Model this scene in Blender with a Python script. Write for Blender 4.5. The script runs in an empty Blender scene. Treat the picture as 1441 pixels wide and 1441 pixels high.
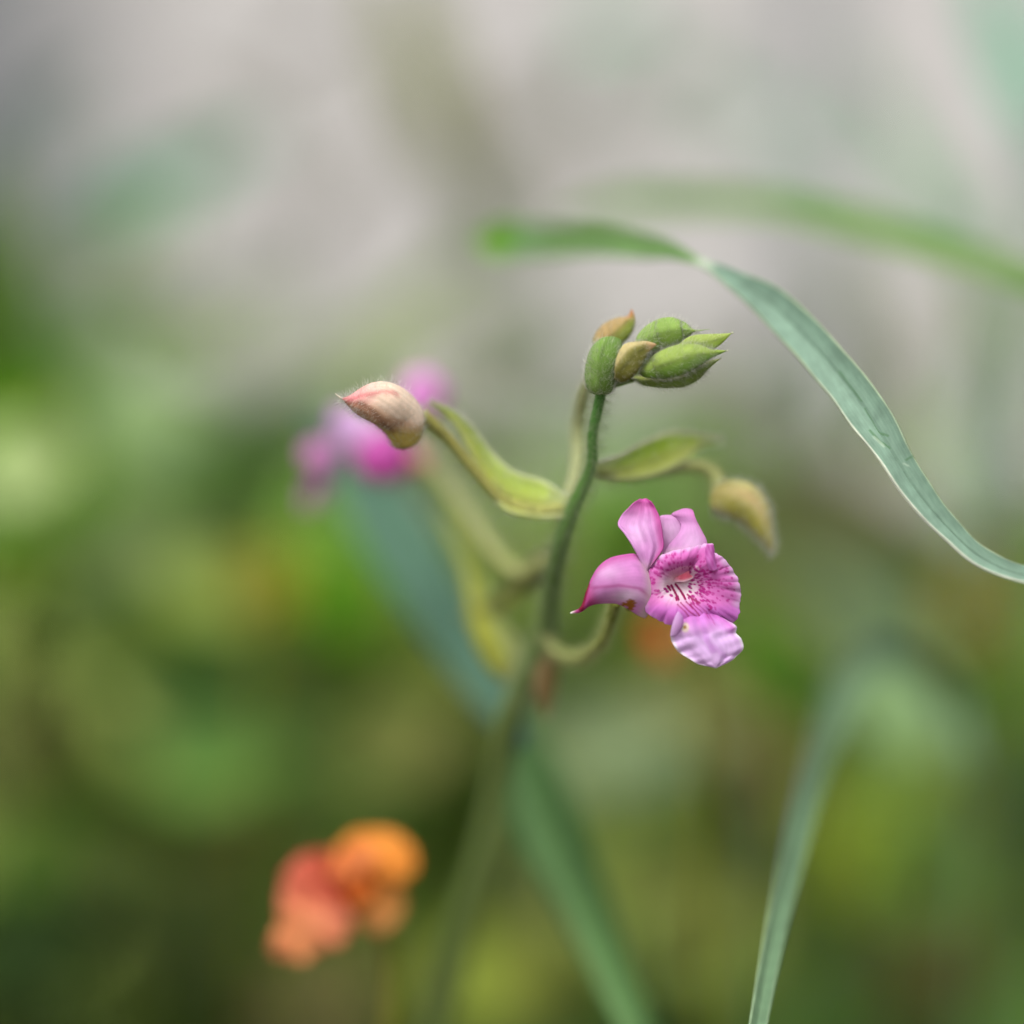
import bpy, math, random
import numpy as np
from mathutils import Vector
random.seed(7); rng = np.random.default_rng(7)
R = math.radians
sc = bpy.context.scene
# ---------------------------------------------------------------- camera
S, FW = 0.45, 0.12                 # focus distance and width of the focus plane (metres)
PITCH = R(8.0)
CAM = np.array([0.0, -S, 0.55])
FWD = np.array([0, math.cos(PITCH), -math.sin(PITCH)])
UP = np.array([0, math.sin(PITCH), math.cos(PITCH)])
RT = np.array([1.0, 0, 0])
cd = bpy.data.cameras.new('camera'); cam = bpy.data.objects.new('camera', cd)
sc.collection.objects.link(cam); sc.camera = cam
cam.location = CAM; cam.rotation_euler = (R(90) - PITCH, 0, 0)
cd.sensor_width = 24; cd.lens = 24 * S / FW; cd.clip_start = 0.02; cd.clip_end = 500
cd.dof.use_dof = True; cd.dof.focus_distance = S; cd.dof.aperture_fstop = 2.3; cd.dof.aperture_blades = 0
# ---------------------------------------------------------------- light
w = bpy.data.worlds.new('World'); sc.world = w; w.use_nodes = True
nt = w.node_tree; nt.nodes.clear()
sky = nt.nodes.new('ShaderNodeTexSky'); sky.sky_type = 'NISHITA'; sky.sun_disc = False
sky.sun_elevation = R(58); sky.sun_rotation = R(205); sky.dust_density = 4; sky.air_density = 1.0
hs = nt.nodes.new('ShaderNodeHueSaturation'); hs.inputs['Saturation'].default_value = 0.25
bg = nt.nodes.new('ShaderNodeBackground'); bg.inputs['Strength'].default_value = 0.15
wo = nt.nodes.new('ShaderNodeOutputWorld')
nt.links.new(sky.outputs[0], hs.inputs['Color']); nt.links.new(hs.outputs[0], bg.inputs['Color']); nt.links.new(bg.outputs[0], wo.inputs[0])
sl = bpy.data.lights.new('sun', 'SUN'); sl.energy = 1.1; sl.angle = R(22); sl.color = (1, .965, .91)
so = bpy.data.objects.new('sun', sl); sc.collection.objects.link(so)
_d = Vector((math.cos(R(58)) * math.sin(R(205)), math.cos(R(58)) * math.cos(R(205)), math.sin(R(58))))
so.rotation_euler = _d.to_track_quat('Z', 'Y').to_euler()
sc.view_settings.view_transform = 'Standard'; sc.view_settings.look = 'None'
sc.view_settings.exposure = 1.1; sc.view_settings.gamma = 1; sc.view_settings.use_curve_mapping = False
sc.render.engine = 'CYCLES'; sc.cycles.use_denoising = True
sc.cycles.max_bounces = 6; sc.cycles.transparent_max_bounces = 8
# ---------------------------------------------------------------- helpers
def P(px, py, d=0.0):              # a place named by where it lies from the camera, d mm beyond the focus plane
    D = S + d / 1000.0
    return CAM + D * (FWD + RT * ((px - 720.5) / 1441 * FW / S) - UP * ((py - 720.5) / 1441 * FW / S))
def lin(c):
    c = np.asarray(c, float) / 255
    return np.where(c <= .04045, c / 12.92, ((c + .055) / 1.055) ** 2.4)
KA = 0.62
def alb(c, k=None): return lin(c) * (KA if k is None else k)
def cr(pts, n):                    # smooth resample of control points
    p = np.asarray(pts, float)
    t = np.concatenate([[0], np.cumsum(np.sqrt(((p[1:, :2] - p[:-1, :2]) ** 2).sum(1)) + 1e-6)]); t /= t[-1]
    m = np.zeros_like(p)
    m[1:-1] = (p[2:] - p[:-2]) / (t[2:] - t[:-2])[:, None]
    m[0] = (p[1] - p[0]) / (t[1] - t[0]); m[-1] = (p[-1] - p[-2]) / (t[-1] - t[-2])
    s = np.linspace(0, 1, n); i = np.clip(np.searchsorted(t, s, 'right') - 1, 0, len(t) - 2)
    h = (t[i + 1] - t[i])[:, None]; x = ((s - t[i]) / (t[i + 1] - t[i]))[:, None]
    return ((2*x**3-3*x**2+1) * p[i] + (x**3-2*x**2+x) * h * m[i] + (-2*x**3+3*x**2) * p[i+1] + (x**3-x**2) * h * m[i+1])
def unit(v): return v / (np.linalg.norm(v, axis=-1, keepdims=True) + 1e-12)
def PP(a): return np.array([P(*q[:3]) for q in a])
def obj(name, V, F, mat, parent=None, colors=None, smooth=True, thick=0, **kw):
    org = V.mean(0) if parent is None else np.array(parent_loc(parent))
    me = bpy.data.meshes.new(name); me.from_pydata((V - org).tolist(), [], F)
    me.update()
    if smooth: me.polygons.foreach_set('use_smooth', [True] * len(me.polygons))
    if colors is not None:
        at = me.color_attributes.new('pigment', 'FLOAT_COLOR', 'POINT')
        at.data.foreach_set('color', np.concatenate([colors, np.ones((len(colors), 1))], 1).astype(np.float32).ravel())
    me.materials.append(mat)
    o = bpy.data.objects.new(name, me); sc.collection.objects.link(o)
    if parent is None: o.location = org
    else:
        o.parent = parent; o.location = (0, 0, 0)
    if thick:
        md = o.modifiers.new('thickness', 'SOLIDIFY'); md.thickness = thick; md.offset = 0
    for k, v in kw.items(): o[k] = v
    o['_w'] = 0; del o['_w']
    LOC[o.name] = tuple(org)
    return o
LOC = {}
def parent_loc(p): return LOC[p.name]
def empty(name, loc, label, cat, group=None, kind=None):
    o = bpy.data.objects.new(name, None); sc.collection.objects.link(o); o.location = loc; o.empty_display_size = .01
    o['label'] = label; o['category'] = cat
    if group: o['group'] = group
    LOC[o.name] = tuple(loc); return o
def grid_faces(n, m, closed=False):
    F = []
    mm = m if closed else m - 1
    for i in range(n - 1):
        for j in range(mm):
            j2 = (j + 1) % m
            F.append((i*m + j, i*m + j2, (i+1)*m + j2, (i+1)*m + j))
    return F
def tocam_normal(T, H, C):
    n = unit(np.cross(T, H)); s = np.sign(((CAM - C) * n).sum(-1, keepdims=True)); s[s == 0] = 1
    return n * s
# a thin blade spanned between two edge curves given as (px, py, d)
def blade(name, A, B, mat, parent, n=40, m=13, bulge=0.0, col=None, thick=.00025, ruffle=0, rf=5, hook=None, **kw):
    a = cr(A, n); b = cr(B, n); wa = PP(a); wb = PP(b)
    C = (wa + wb) / 2; T = unit(np.gradient(C, axis=0)); H = wb - wa; N = tocam_normal(T, H, C)
    u = np.linspace(0, 1, m)[None, :, None]; v = np.linspace(0, 1, n)[:, None, None]
    V = wa[:, None] * (1 - u) + wb[:, None] * u
    wid = np.linalg.norm(H, axis=1)[:, None, None]
    V = V + N[:, None] * (bulge * wid * 4 * u * (1 - u))
    if ruffle:
        ph = np.sin(v * rf * 6.28 + u * 3) * 0.6 + np.sin(v * rf * 11.1 + 1 + u * 5) * .4
        V = V + N[:, None] * ruffle / 1000 * ph * np.abs(2 * u - 1) ** 1.5 * np.sin(np.pi * v)
    if hook: V = V + N[:, None] * hook(u, v) / 1000
    px = a[:, None, :2] * (1 - u) + b[:, None, :2] * u
    cols = None
    if col is not None:
        cols = col(px[..., 0].ravel(), px[..., 1].ravel(), np.broadcast_to(u[..., 0], (n, m)).ravel(), np.broadcast_to(v[..., 0], (n, m)).ravel())
    o = obj(name, V.reshape(-1, 3), grid_faces(n, m), mat, parent, cols, thick=thick, **kw)
    eb = (2 * u - 1) * 1.5; Nb = unit(unit(H)[:, None] * eb + N[:, None] * .8)
    SURF[o.name] = (V.reshape(-1, 3), np.broadcast_to(Nb, V.shape).reshape(-1, 3), np.repeat(T, m, 0)); RING[o.name] = m
    return o
# a swollen body whose outline runs along the two edge curves
def inflate(name, A, B, mat, parent, n=40, m=24, depth=.8, col=None, ridge=0, nr=5, pair=False, **kw):
    a = cr(A, n); b = cr(B, n)
    if pair:
        q = cr(np.concatenate([(np.array(A) + np.array(B)) / 2, np.array(A), np.array(B)], 1), n); a, b = q[:, 3:6], q[:, 6:9]
    wa = PP(a); wb = PP(b)
    C = (wa + wb) / 2; T = unit(np.gradient(C, axis=0)); H = (wb - wa) / 2
    r = np.linalg.norm(H, axis=1)
    N = tocam_normal(T, H, C)
    ph = np.linspace(0, 2 * np.pi, m, endpoint=False)[None, :, None]
    rr = 1 + ridge * np.cos(ph * nr)
    V = C[:, None] + H[:, None] * (-np.cos(ph)) * rr + N[:, None] * r[:, None, None] * depth * np.sin(ph) * rr
    Nn = unit(V - C[:, None])
    u = (1 - np.cos(ph)) / 2
    px = a[:, None, :2] * (1 - u) + b[:, None, :2] * u
    v = np.linspace(0, 1, n)[:, None] * np.ones((1, m))
    cols = None
    if col is not None: cols = col(px[..., 0].ravel(), px[..., 1].ravel(), (u[..., 0] * np.ones((n, 1))).ravel(), v.ravel())
    F = grid_faces(n, m, True) + [tuple(range(m))[::-1], tuple(range((n-1)*m, n*m))]
    o = obj(name, V.reshape(-1, 3), F, mat, parent, cols, **kw)
    RING[o.name] = m; SURF[o.name] = (V.reshape(-1, 3), Nn.reshape(-1, 3), np.repeat(T, m, 0))
    return o
SURF = {}; RING = {}
def tubew(name, W, rad, mat, parent, m=12, col=None, **kw):
    W = np.asarray(W); T = unit(np.gradient(W, axis=0)); ref = np.array([.13, -1, .2])
    X = unit(np.cross(T, ref)); Y = np.cross(T, X); n = len(W)
    ph = np.linspace(0, 2*np.pi, m, endpoint=False)[None, :, None]
    Nn = X[:, None] * np.cos(ph) + Y[:, None] * np.sin(ph)
    V = W[:, None] + Nn * np.asarray(rad)[:, None, None]
    cols = None
    if col is not None: cols = col(None, None, (np.ones((n, 1)) * ph[..., 0]).ravel(), (np.linspace(0, 1, n)[:, None] * np.ones((1, m))).ravel())
    F = grid_faces(n, m, True) + [tuple(range(m))[::-1], tuple(range((n-1)*m, n*m))]
    o = obj(name, V.reshape(-1, 3), F, mat, parent, cols, **kw)
    RING[o.name] = m; SURF[o.name] = (V.reshape(-1, 3), Nn.reshape(-1, 3), np.repeat(T, m, 0)); return o
def tube(name, pts, mat, parent, n=48, ground=False, **kw):     # pts (px, py, d, radius mm)
    q = cr(pts, n); W = PP(q); rad = q[:, 3] / 1000
    if ground:
        e = W[-1]; d = unit(W[-1] - W[-2]); d[2] = min(d[2], -.3); k = e[2] / -d[2]
        ext = np.array([[e[0] + d[0]*k*(1-(1-t)**2)*.5, e[1] + d[1]*k*(1-(1-t)**2)*.5, e[2]*(1-t)-.004*t] for t in np.linspace(0.05, 1, 20)])
        W = np.vstack([W, ext]); rad = np.concatenate([rad, np.full(20, rad[-1])])
    return tubew(name, W, rad, mat, parent, **kw)
# hairs standing on a surface: thin tapered bent spikes
def hairs(src, count, length, mat, parent, thick=.03, lean=.3, lo=0, hi=1, sag=0):
    V, N, T = SURF[src.name]; n = len(V)
    i = rng.integers(int(n * lo), max(int(n * hi), 1), count)
    j = np.clip(i + 1, 0, n - 1); f = rng.random((count, 1))
    close = np.linalg.norm(V[i] - V[j], axis=1, keepdims=True) < .003
    mr = RING[src.name]; i2 = np.clip(i + mr, 0, n - 1); g_ = rng.random((count, 1))
    p = np.where(close, V[i] * (1 - f) + V[j] * f, V[i]); k = rng.random((count, 1)); p = p + (V[i2] - V[i]) * g_
    d = unit(N[i] + rng.normal(0, .35, (count, 3)) + T[i] * lean)
    L = length / 1000 * rng.uniform(.35, 1.15, (count, 1))
    d2 = unit(d + T[i] * lean * .8 + np.array([0, 0, -sag]))
    mid = p + d * L * .5; tip = mid + d2 * L * .5
    a = unit(np.cross(d, rng.normal(0, 1, (count, 3)))); b = np.cross(d, a); h = thick / 1000 / 2
    ring = [a, -.5*a + .866*b, -.5*a - .866*b]
    Vs = np.stack([p + r*h for r in ring] + [mid + r*h*.75 for r in ring] + [tip], 1)
    F = []
    for q in range(count):
        o = q * 7
        F += [(o, o+1, o+4, o+3), (o+1, o+2, o+5, o+4), (o+2, o, o+3, o+5), (o+3, o+4, o+6), (o+4, o+5, o+6), (o+5, o+3, o+6)]
    return obj('hairs', Vs.reshape(-1, 3), F, mat, parent, kind='stuff')
# ---------------------------------------------------------------- materials
def mat_plant(name, color=None, trans=.25, rough=.55, var=.18, scale=60, spec=.3, bump=.15, sss=0, streak=None):
    m = bpy.data.materials.new(name); m.use_nodes = True; t = m.node_tree; t.nodes.clear(); L = t.links.new
    N = t.nodes.new
    out = N('ShaderNodeOutputMaterial'); pr = N('ShaderNodeBsdfPrincipled')
    if color is None:
        ca = N('ShaderNodeAttribute'); ca.attribute_name = 'pigment'; src = ca.outputs['Color']
    else:
        rg = N('ShaderNodeRGB'); rg.outputs[0].default_value = (*color, 1); src = rg.outputs[0]
    tc = N('ShaderNodeTexCoord'); no = N('ShaderNodeTexNoise'); no.inputs['Scale'].default_value = scale; no.inputs['Detail'].default_value = 5
    L(tc.outputs['Object'], no.inputs['Vector'])
    mr = N('ShaderNodeMapRange'); mr.inputs['From Min'].default_value = .3; mr.inputs['From Max'].default_value = .7
    mr.inputs['To Min'].default_value = 1 - var; mr.inputs['To Max'].default_value = 1 + var
    L(no.outputs['Fac'], mr.inputs['Value'])
    mx = N('ShaderNodeVectorMath'); mx.operation = 'SCALE'; L(src, mx.inputs[0]); L(mr.outputs[0], mx.inputs['Scale'])
    L(mx.outputs[0], pr.inputs['Base Color'])
    pr.inputs['Roughness'].default_value = rough; pr.inputs['Specular IOR Level'].default_value = spec
    if sss:
        pr.inputs['Subsurface Weight'].default_value = sss; pr.inputs['Subsurface Scale'].default_value = .0012
        pr.inputs['Subsurface Radius'].default_value = (1, .7, .5)
    if bump:
        n2 = N('ShaderNodeTexNoise'); n2.inputs['Scale'].default_value = scale * 12; L(tc.outputs['Object'], n2.inputs['Vector'])
        bp = N('ShaderNodeBump'); bp.inputs['Strength'].default_value = bump; bp.inputs['Distance'].default_value = .0003
        L(n2.outputs['Fac'], bp.inputs['Height']); L(bp.outputs[0], pr.inputs['Normal'])
    if trans:
        tr = N('ShaderNodeBsdfTranslucent'); L(mx.outputs[0], tr.inputs['Color'])
        ms = N('ShaderNodeMixShader'); ms.inputs[0].default_value = trans
        L(pr.outputs[0], ms.inputs[1]); L(tr.outputs[0], ms.inputs[2]); L(ms.outputs[0], out.inputs[0])
    else: L(pr.outputs[0], out.inputs[0])
    return m
M_att = mat_plant('petal_skin', trans=.42, rough=.6, var=.08, scale=900, spec=.15, bump=.15)
M_body = mat_plant('bud_skin', trans=0, rough=.65, var=.12, scale=900, spec=.25, bump=.5, sss=.25)
M_leafatt = mat_plant('leaf_skin', trans=.35, rough=.6, var=.14, scale=500, spec=.18, bump=.25)
M_hair3 = mat_plant('hair_stem', (.42, .48, .30), trans=.6, rough=.5, var=0, bump=0)
M_hair2 = mat_plant('hair_yellowish', (.44, .46, .22), trans=.5, rough=.5, var=0, bump=0)
M_hair = mat_plant('hair', (.62, .62, .55), trans=.5, rough=.4, var=0, bump=0)
_mc = {}
def leafmat(c, k=None, trans=.25):
    key = (tuple(c), k)
    if key not in _mc: _mc[key] = mat_plant('leaf_green', tuple(alb(c, k or .8)), trans=.35, var=.2, scale=70, spec=.12, rough=.7)
    return _mc[key]
def mix(a, b, t): t = np.clip(t, 0, 1)[:, None]; return a * (1 - t) + b * t
def ss(a, b, x): t = np.clip((x - a) / (b - a), 0, 1); return t * t * (3 - 2 * t)
def seg_d(px, py, line):           # distance to a polyline
    best = np.full(px.shape, 1e9)
    for (x0, y0), (x1, y1) in zip(line[:-1], line[1:]):
        dx, dy = x1 - x0, y1 - y0; t = np.clip(((px-x0)*dx + (py-y0)*dy) / (dx*dx + dy*dy), 0, 1)
        best = np.minimum(best, np.hypot(px - x0 - t*dx, py - y0 - t*dy))
    return best
def strap(name, pts, mat, parent, n=70, m=11, cup=.12, twist0=0, **kw):   # pts (px, py, d, half width px, twist deg)
    q = cr(pts, n); C = PP(q); T = unit(np.gradient(C, axis=0)); D = (S + q[:, 2] / 1000) / S
    hw = (q[:, 3] / 1441 * FW * D)[:, None]; tw = np.radians(q[:, 4])[:, None]
    side = unit(np.cross(T, FWD)); nn = np.cross(side, T)
    H = side * np.cos(tw) + nn * np.sin(tw); K = unit(np.cross(T, H))
    u = np.linspace(-1, 1, m)[None, :, None]
    V = C[:, None] + H[:, None] * hw[:, None] * u + K[:, None] * hw[:, None] * cup * (u * u - .5)
    V = V - K[:, None] * hw[:, None] * .10 * np.exp(-(u / .12) ** 2)
    wv = kw.pop('wavy', 0)
    if wv:
        vv = np.linspace(0, 1, n)[:, None, None]; V = V + K[:, None] * hw[:, None] * wv * np.abs(u) ** 2 * (np.sin(vv * 61 + u * 1.5) * .5 + np.sin(vv * 97 + u * 4) * .5)
        V = V + H[:, None] * hw[:, None] * wv * .25 * u * np.sin(vv * 83 + u * 2)
    cf = kw.pop('col', None); cols = None
    tg = np.gradient(q[:, :2], axis=0); tg = tg / (np.hypot(tg[:, 0], tg[:, 1])[:, None] + 1e-9); o_ = u[..., 0] * q[:, 3:4] * np.cos(tw)
    if cf: cols = cf((q[:, 0:1] + tg[:, 1:2] * o_).ravel(), (q[:, 1:2] - tg[:, 0:1] * o_).ravel(), ((u[..., 0] + 1) / 2 * np.ones((n, 1))).ravel(), (np.linspace(0, 1, n)[:, None] * np.ones((1, m))).ravel())
    kw.setdefault('thick', .0003)
    return obj(name, V.reshape(-1, 3), grid_faces(n, m), mat, parent, cols, **kw)
# ================================================================ SETTING
def noise_mat(name, c1, c2, scale, rough=.9, bump=.3, bd=.01, detail=6):
    m = bpy.data.materials.new(name); m.use_nodes = True; t = m.node_tree; L = t.links.new; N = t.nodes.new
    pr = t.nodes['Principled BSDF']; pr.inputs['Roughness'].default_value = rough
    tc = N('ShaderNodeTexCoord'); no = N('ShaderNodeTexNoise'); no.inputs['Scale'].default_value = scale; no.inputs['Detail'].default_value = detail
    L(tc.outputs['Object'], no.inputs['Vector']); cr_ = N('ShaderNodeValToRGB')
    cr_.color_ramp.elements[0].position = .35; cr_.color_ramp.elements[1].position = .65
    cr_.color_ramp.elements[0].color = (*c1, 1); cr_.color_ramp.elements[1].color = (*c2, 1)
    L(no.outputs['Fac'], cr_.inputs[0]); L(cr_.outputs[0], pr.inputs['Base Color'])
    bp = N('ShaderNodeBump'); bp.inputs['Strength'].default_value = bump; bp.inputs['Distance'].default_value = bd
    L(no.outputs['Fac'], bp.inputs['Height']); L(bp.outputs[0], pr.inputs['Normal']); return m
def box(name, x0, x1, y0, y1, z0, z1, mat, parent=None, **kw):
    V = np.array([(x, y, z) for x in (x0, x1) for y in (y0, y1) for z in (z0, z1)], float)
    F = [(0,1,3,2), (4,6,7,5), (0,4,5,1), (2,3,7,6), (0,2,6,4), (1,5,7,3)]
    o = obj(name, V, F, mat, parent, smooth=False, **kw)
    bv = o.modifiers.new('bevel', 'BEVEL'); bv.width = min(x1-x0, y1-y0, z1-z0) * .04; bv.segments = 2
    return o
M_soil = noise_mat('soil', (.03, .022, .012), (.085, .065, .035), 14, bd=.02)
M_pave = noise_mat('paving', (.30, .29, .28), (.40, .39, .37), 5)
M_wall = noise_mat('wall_plaster', (.32, .303, .292), (.385, .367, .356), 1.6, bump=.1)
M_grey = noise_mat('weathered_grey', (.16, .165, .17), (.23, .235, .235), 30)
g = 60
def sheet(name, x0, x1, y0, y1, z, mat, nx=2, ny=2, amp=0, **kw):
    X, Y = np.meshgrid(np.linspace(x0, x1, nx), np.linspace(y0, y1, ny)); Z = z + (rng.random(X.shape) - .5) * amp
    return obj(name, np.stack([X, Y, Z], -1).reshape(-1, 3), grid_faces(ny, nx), mat, **kw)
sheet('ground', -g, g, -g, g, -.006, M_soil, kind='structure')
sheet('garden_soil', -2.2, 2.2, -.9, 1.45, 0.0, M_soil, 90, 50, .012, kind='structure')
box('path', -5, 5, 1.47, 2.1, -.05, .03, M_pave, kind='structure')
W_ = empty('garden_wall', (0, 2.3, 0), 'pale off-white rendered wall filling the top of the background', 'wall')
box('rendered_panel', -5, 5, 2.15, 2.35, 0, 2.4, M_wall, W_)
box('added_grey_panel', -3, -.31, 2.10, 2.148, .03, 2.3, noise_mat('added_panel_dark', (.10, .105, .11), (.14, .145, .15), 20), W_)  # panel added to make the left of the blurred wall darker
box('coping', -5.02, 5.02, 2.12, 2.38, 2.402, 2.46, M_pave, W_)

# ================================================================ BACKGROUND PLANTS
def bleaf(par, cx, cy, L, Wd, ang, d, c, k=None, tilt=0, curl=.25, stalk=True):
    """one broad leaf on a long stalk that comes up from the ground"""
    a = R(ang); n = 18; m = 9
    v = np.linspace(0, 1, n); u = np.linspace(-1, 1, m)
    wv = np.sin(np.pi * np.clip(v, 0, 1) ** .8) ** .8
    cpx = cx + (v - .5) * L * math.cos(a); cpy = cy - (v - .5) * L * math.sin(a)
    dd = d + tilt * (v - .5) * 2 + curl * L * .08 * (v - .5) ** 2 * 4
    V = np.zeros((n, m, 3))
    for i in range(n):
        for j in range(m):
            off = u[j] * wv[i] * Wd / 2
            V[i, j] = P(cpx[i] - off * math.sin(a), cpy[i] - off * math.cos(a), dd[i] + (off * math.cos(a) + (cy - cpy[i])) * .0833 * (1 + d / 450) * .8 + abs(u[j]) ** 1.5 * -3 * wv[i] + 1.5 * math.sin(i * 1.1 + j))
    mt = leafmat(c, k)
    lf = obj('leaf', V.reshape(-1, 3), grid_faces(n, m), mt, par, thick=.0004)
    if stalk:
        b = V[0, m // 2]; q = LOC[par.name]
        q = (b[0] * .75 + q[0] * .25 + random.uniform(-.02, .02), b[1] * .6 + q[1] * .4 + .03)
        W = np.array([[b[0] + (q[0] - b[0]) * t ** .6, b[1] + (q[1] - b[1]) * t ** .6, b[2] * (1 - t) - .003] for t in np.linspace(0, 1, 16)])
        tubew('stalk', W, np.full(16, .0003), mt, par, m=6)
    return lf
def bplant(name, x, d, label, leaves, cat='plant', group=None, **kw):
    p = P(x, 1000, d); e = empty(name, (p[0], p[1], 0), label, cat, group)
    for l in leaves: bleaf(e, *l, **kw)
    return e
#        cx   cy    L   W  ang  d   colour
bplant('broadleaf_plant', -120, 170, 'bright green broad-leaved plant at the left edge with a pale round leaf', [
    (-15, 370, 330, 110, 85, 190, (54, 84, 2)), (30, 545, 210, 90, 20, 200, (96, 146, 22)), (35, 655, 170, 110, 10, 165, (165, 185, 120)),
    (110, 640, 200, 70, 100, 200, (100, 140, 30)), (20, 780, 230, 80, 5, 190, (76, 106, 5)), (0, 480, 240, 80, 60, 220, (66, 102, 6))])
bplant('broadleaf_plant', 230, 260, 'soft green clump with rounded leaves left of the pink bud', [
    (210, 580, 260, 130, 10, 230, (142, 168, 112)), (330, 620, 180, 90, 60, 260, (78, 116, 42)), (230, 690, 170, 90, 160, 280, (84, 114, 58)),
    (180, 770, 200, 100, 20, 220, (134, 156, 96)), (290, 830, 220, 90, 170, 210, (140, 158, 74)), (170, 860, 180, 80, 30, 240, (100, 132, 50)),
    (400, 700, 160, 90, 140, 260, (105, 146, 66)), (240, 930, 240, 90, 165, 250, (102, 136, 42)), (420, 560, 150, 70, 20, 260, (128, 150, 112))])
bplant('broadleaf_plant', 440, 200, 'plant with a mustard yellow leaf and a dark green leaf behind the tall blue-green blade', [
    (375, 815, 120, 100, 80, 165, (138, 132, 40)), (480, 830, 170, 110, 120, 190, (74, 122, 6)), (460, 735, 160, 90, 20, 220, (116, 160, 60)),
    (440, 920, 200, 90, 5, 230, (62, 82, 12))])
bplant('broadleaf_plant', 330, 330, 'low blue-green clump in the lower left above the orange flower', [
    (260, 1005, 220, 90, 170, 240, (74, 118, 66)), (320, 1070, 260, 110, 10, 220, (108, 148, 66)), (570, 1040, 200, 110, 30, 210, (140, 146, 76)),
    (100, 1120, 220, 80, 50, 260, (94, 118, 30)), (300, 1170, 180, 80, 20, 260, (124, 132, 62)), (480, 1110, 180, 80, 160, 240, (98, 134, 56)),
    (60, 950, 200, 60, 10, 260, (92, 106, 38)), (420, 1010, 160, 60, 150, 300, (90, 110, 55))])
bplant('broadleaf_plant', 640, 260, 'olive clump at the bottom between the orange flower and the thick stem', [
    (480, 1400, 240, 90, 20, 250, (134, 120, 76)), (670, 1380, 170, 150, 80, 200, (128, 142, 52)), (760, 1360, 150, 120, 60, 230, (122, 124, 54)),
    (240, 1300, 200, 90, 160, 290, (92, 104, 54)), (770, 1250, 160, 60, 70, 220, (112, 122, 70))])
bplant('broadleaf_plant', 1090, 230, 'dark green leaves standing behind and right of the spotted pink flower', [
    (1080, 930, 190, 85, 125, 150, (62, 108, 2)), (870, 745, 120, 85, 60, 150, (76, 112, 16)), (1130, 1000, 150, 60, 130, 170, (82, 118, 20))])
bplant('broadleaf_plant', 880, 320, 'sage green leaves below the spotted pink flower', [
    (880, 1050, 280, 100, 5, 230, (138, 156, 112)), (1000, 990, 200, 80, 150, 260, (128, 126, 72)), (1080, 1060, 200, 80, 120, 260, (124, 112, 66)),
    (960, 1270, 220, 70, 30, 280, (104, 100, 50)), (850, 1130, 150, 40, 10, 260, (80, 104, 60))])
bplant('broadleaf_plant', 1260, 270, 'light green leafy clump in the lower right behind the narrow blade', [
    (1270, 985, 200, 130, 130, 170, (132, 162, 108)), (1260, 1090, 180, 110, 60, 220, (116, 142, 54)), (1190, 1190, 220, 100, 120, 240, (116, 134, 32)),
    (1330, 1130, 180, 70, 80, 250, (92, 112, 36)), (1220, 860, 240, 90, 130, 250, (104, 126, 96)), (1160, 780, 300, 90, 150, 280, (98, 108, 72)),
    (1400, 1250, 200, 80, 80, 250, (94, 116, 40)), (1120, 1300, 180, 60, 40, 280, (84, 96, 26))])
bplant('broadleaf_plant', 1440, 300, 'olive and brown leaved clump at the right edge', [
    (1390, 850, 170, 120, 70, 230, (142, 124, 56)), (1400, 960, 170, 80, 110, 200, (62, 88, 12)), (1340, 1340, 240, 110, 20, 250, (108, 98, 50)),
    (1440, 740, 200, 80, 80, 230, (112, 118, 40)), (1430, 1080, 200, 70, 90, 260, (74, 92, 22))])
bplant('broadleaf_plant', 1390, 400, 'tall pale sage plant behind the in-focus leaf at the right', [
    (1385, 600, 340, 95, 85, 230, (172, 190, 170)), (1440, 480, 320, 60, 80, 230, (128, 150, 92)), (1060, 640, 420, 80, 150, 330, (88, 94, 48)),
    (1150, 490, 260, 90, 110, 420, (104, 112, 84)), (1290, 470, 260, 70, 100, 380, (120, 124, 96)), (1220, 710, 300, 80, 150, 260, (92, 90, 38)), (1030, 740, 260, 90, 160, 330, (92, 100, 54)), (930, 640, 260, 90, 170, 420, (96, 104, 70))])
bplant('tall_leafy_plant', 250, 420, 'tall plant with a dim green leaf hanging in the upper left', [
    (250, 245, 330, 75, 25, 230, (104, 146, 116)), (190, 330, 260, 90, 35, 330, (112, 130, 84)), (110, 400, 300, 90, 40, 360, (106, 118, 84)),
    (150, 480, 260, 80, 10, 300, (94, 122, 74)), (60, 230, 240, 80, 20, 360, (120, 130, 122))])
bplant('tall_leafy_plant', 640, 330, 'tall thin plant with olive strap leaf in the top centre', [
    (592, 90, 360, 92, 108, 260, (118, 122, 80)), (665, 270, 240, 80, 120, 280, (112, 122, 90)), (750, 190, 300, 90, 25, 420, (112, 108, 92)),
    (590, 410, 330, 46, 35, 200, (128, 146, 92)), (480, 500, 160, 60, 30, 240, (136, 150, 110)), (720, 430, 260, 70, 160, 380, (124, 132, 108)),
    (700, 560, 300, 100, 15, 420, (104, 112, 90)), (960, 560, 240, 90, 30, 420, (110, 116, 92)), (560, 640, 300, 90, 20, 420, (92, 104, 62))])
bplant('tall_leafy_plant', 900, 500, 'pale mint leaf hanging in from the top centre', [
    (870, 35, 150, 46, 10, 240, (150, 190, 160)), (1000, 130, 240, 40, 150, 300, (160, 180, 160)), (1130, 200, 220, 44, 140, 260, (150, 180, 156))])
bplant('tall_leafy_plant', 1470, 180, 'mint green leaf hanging in the top right corner', [
    (1425, 70, 330, 84, 110, 190, (128, 172, 146)), (1480, 250, 200, 60, 110, 200, (130, 170, 140))])
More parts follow.
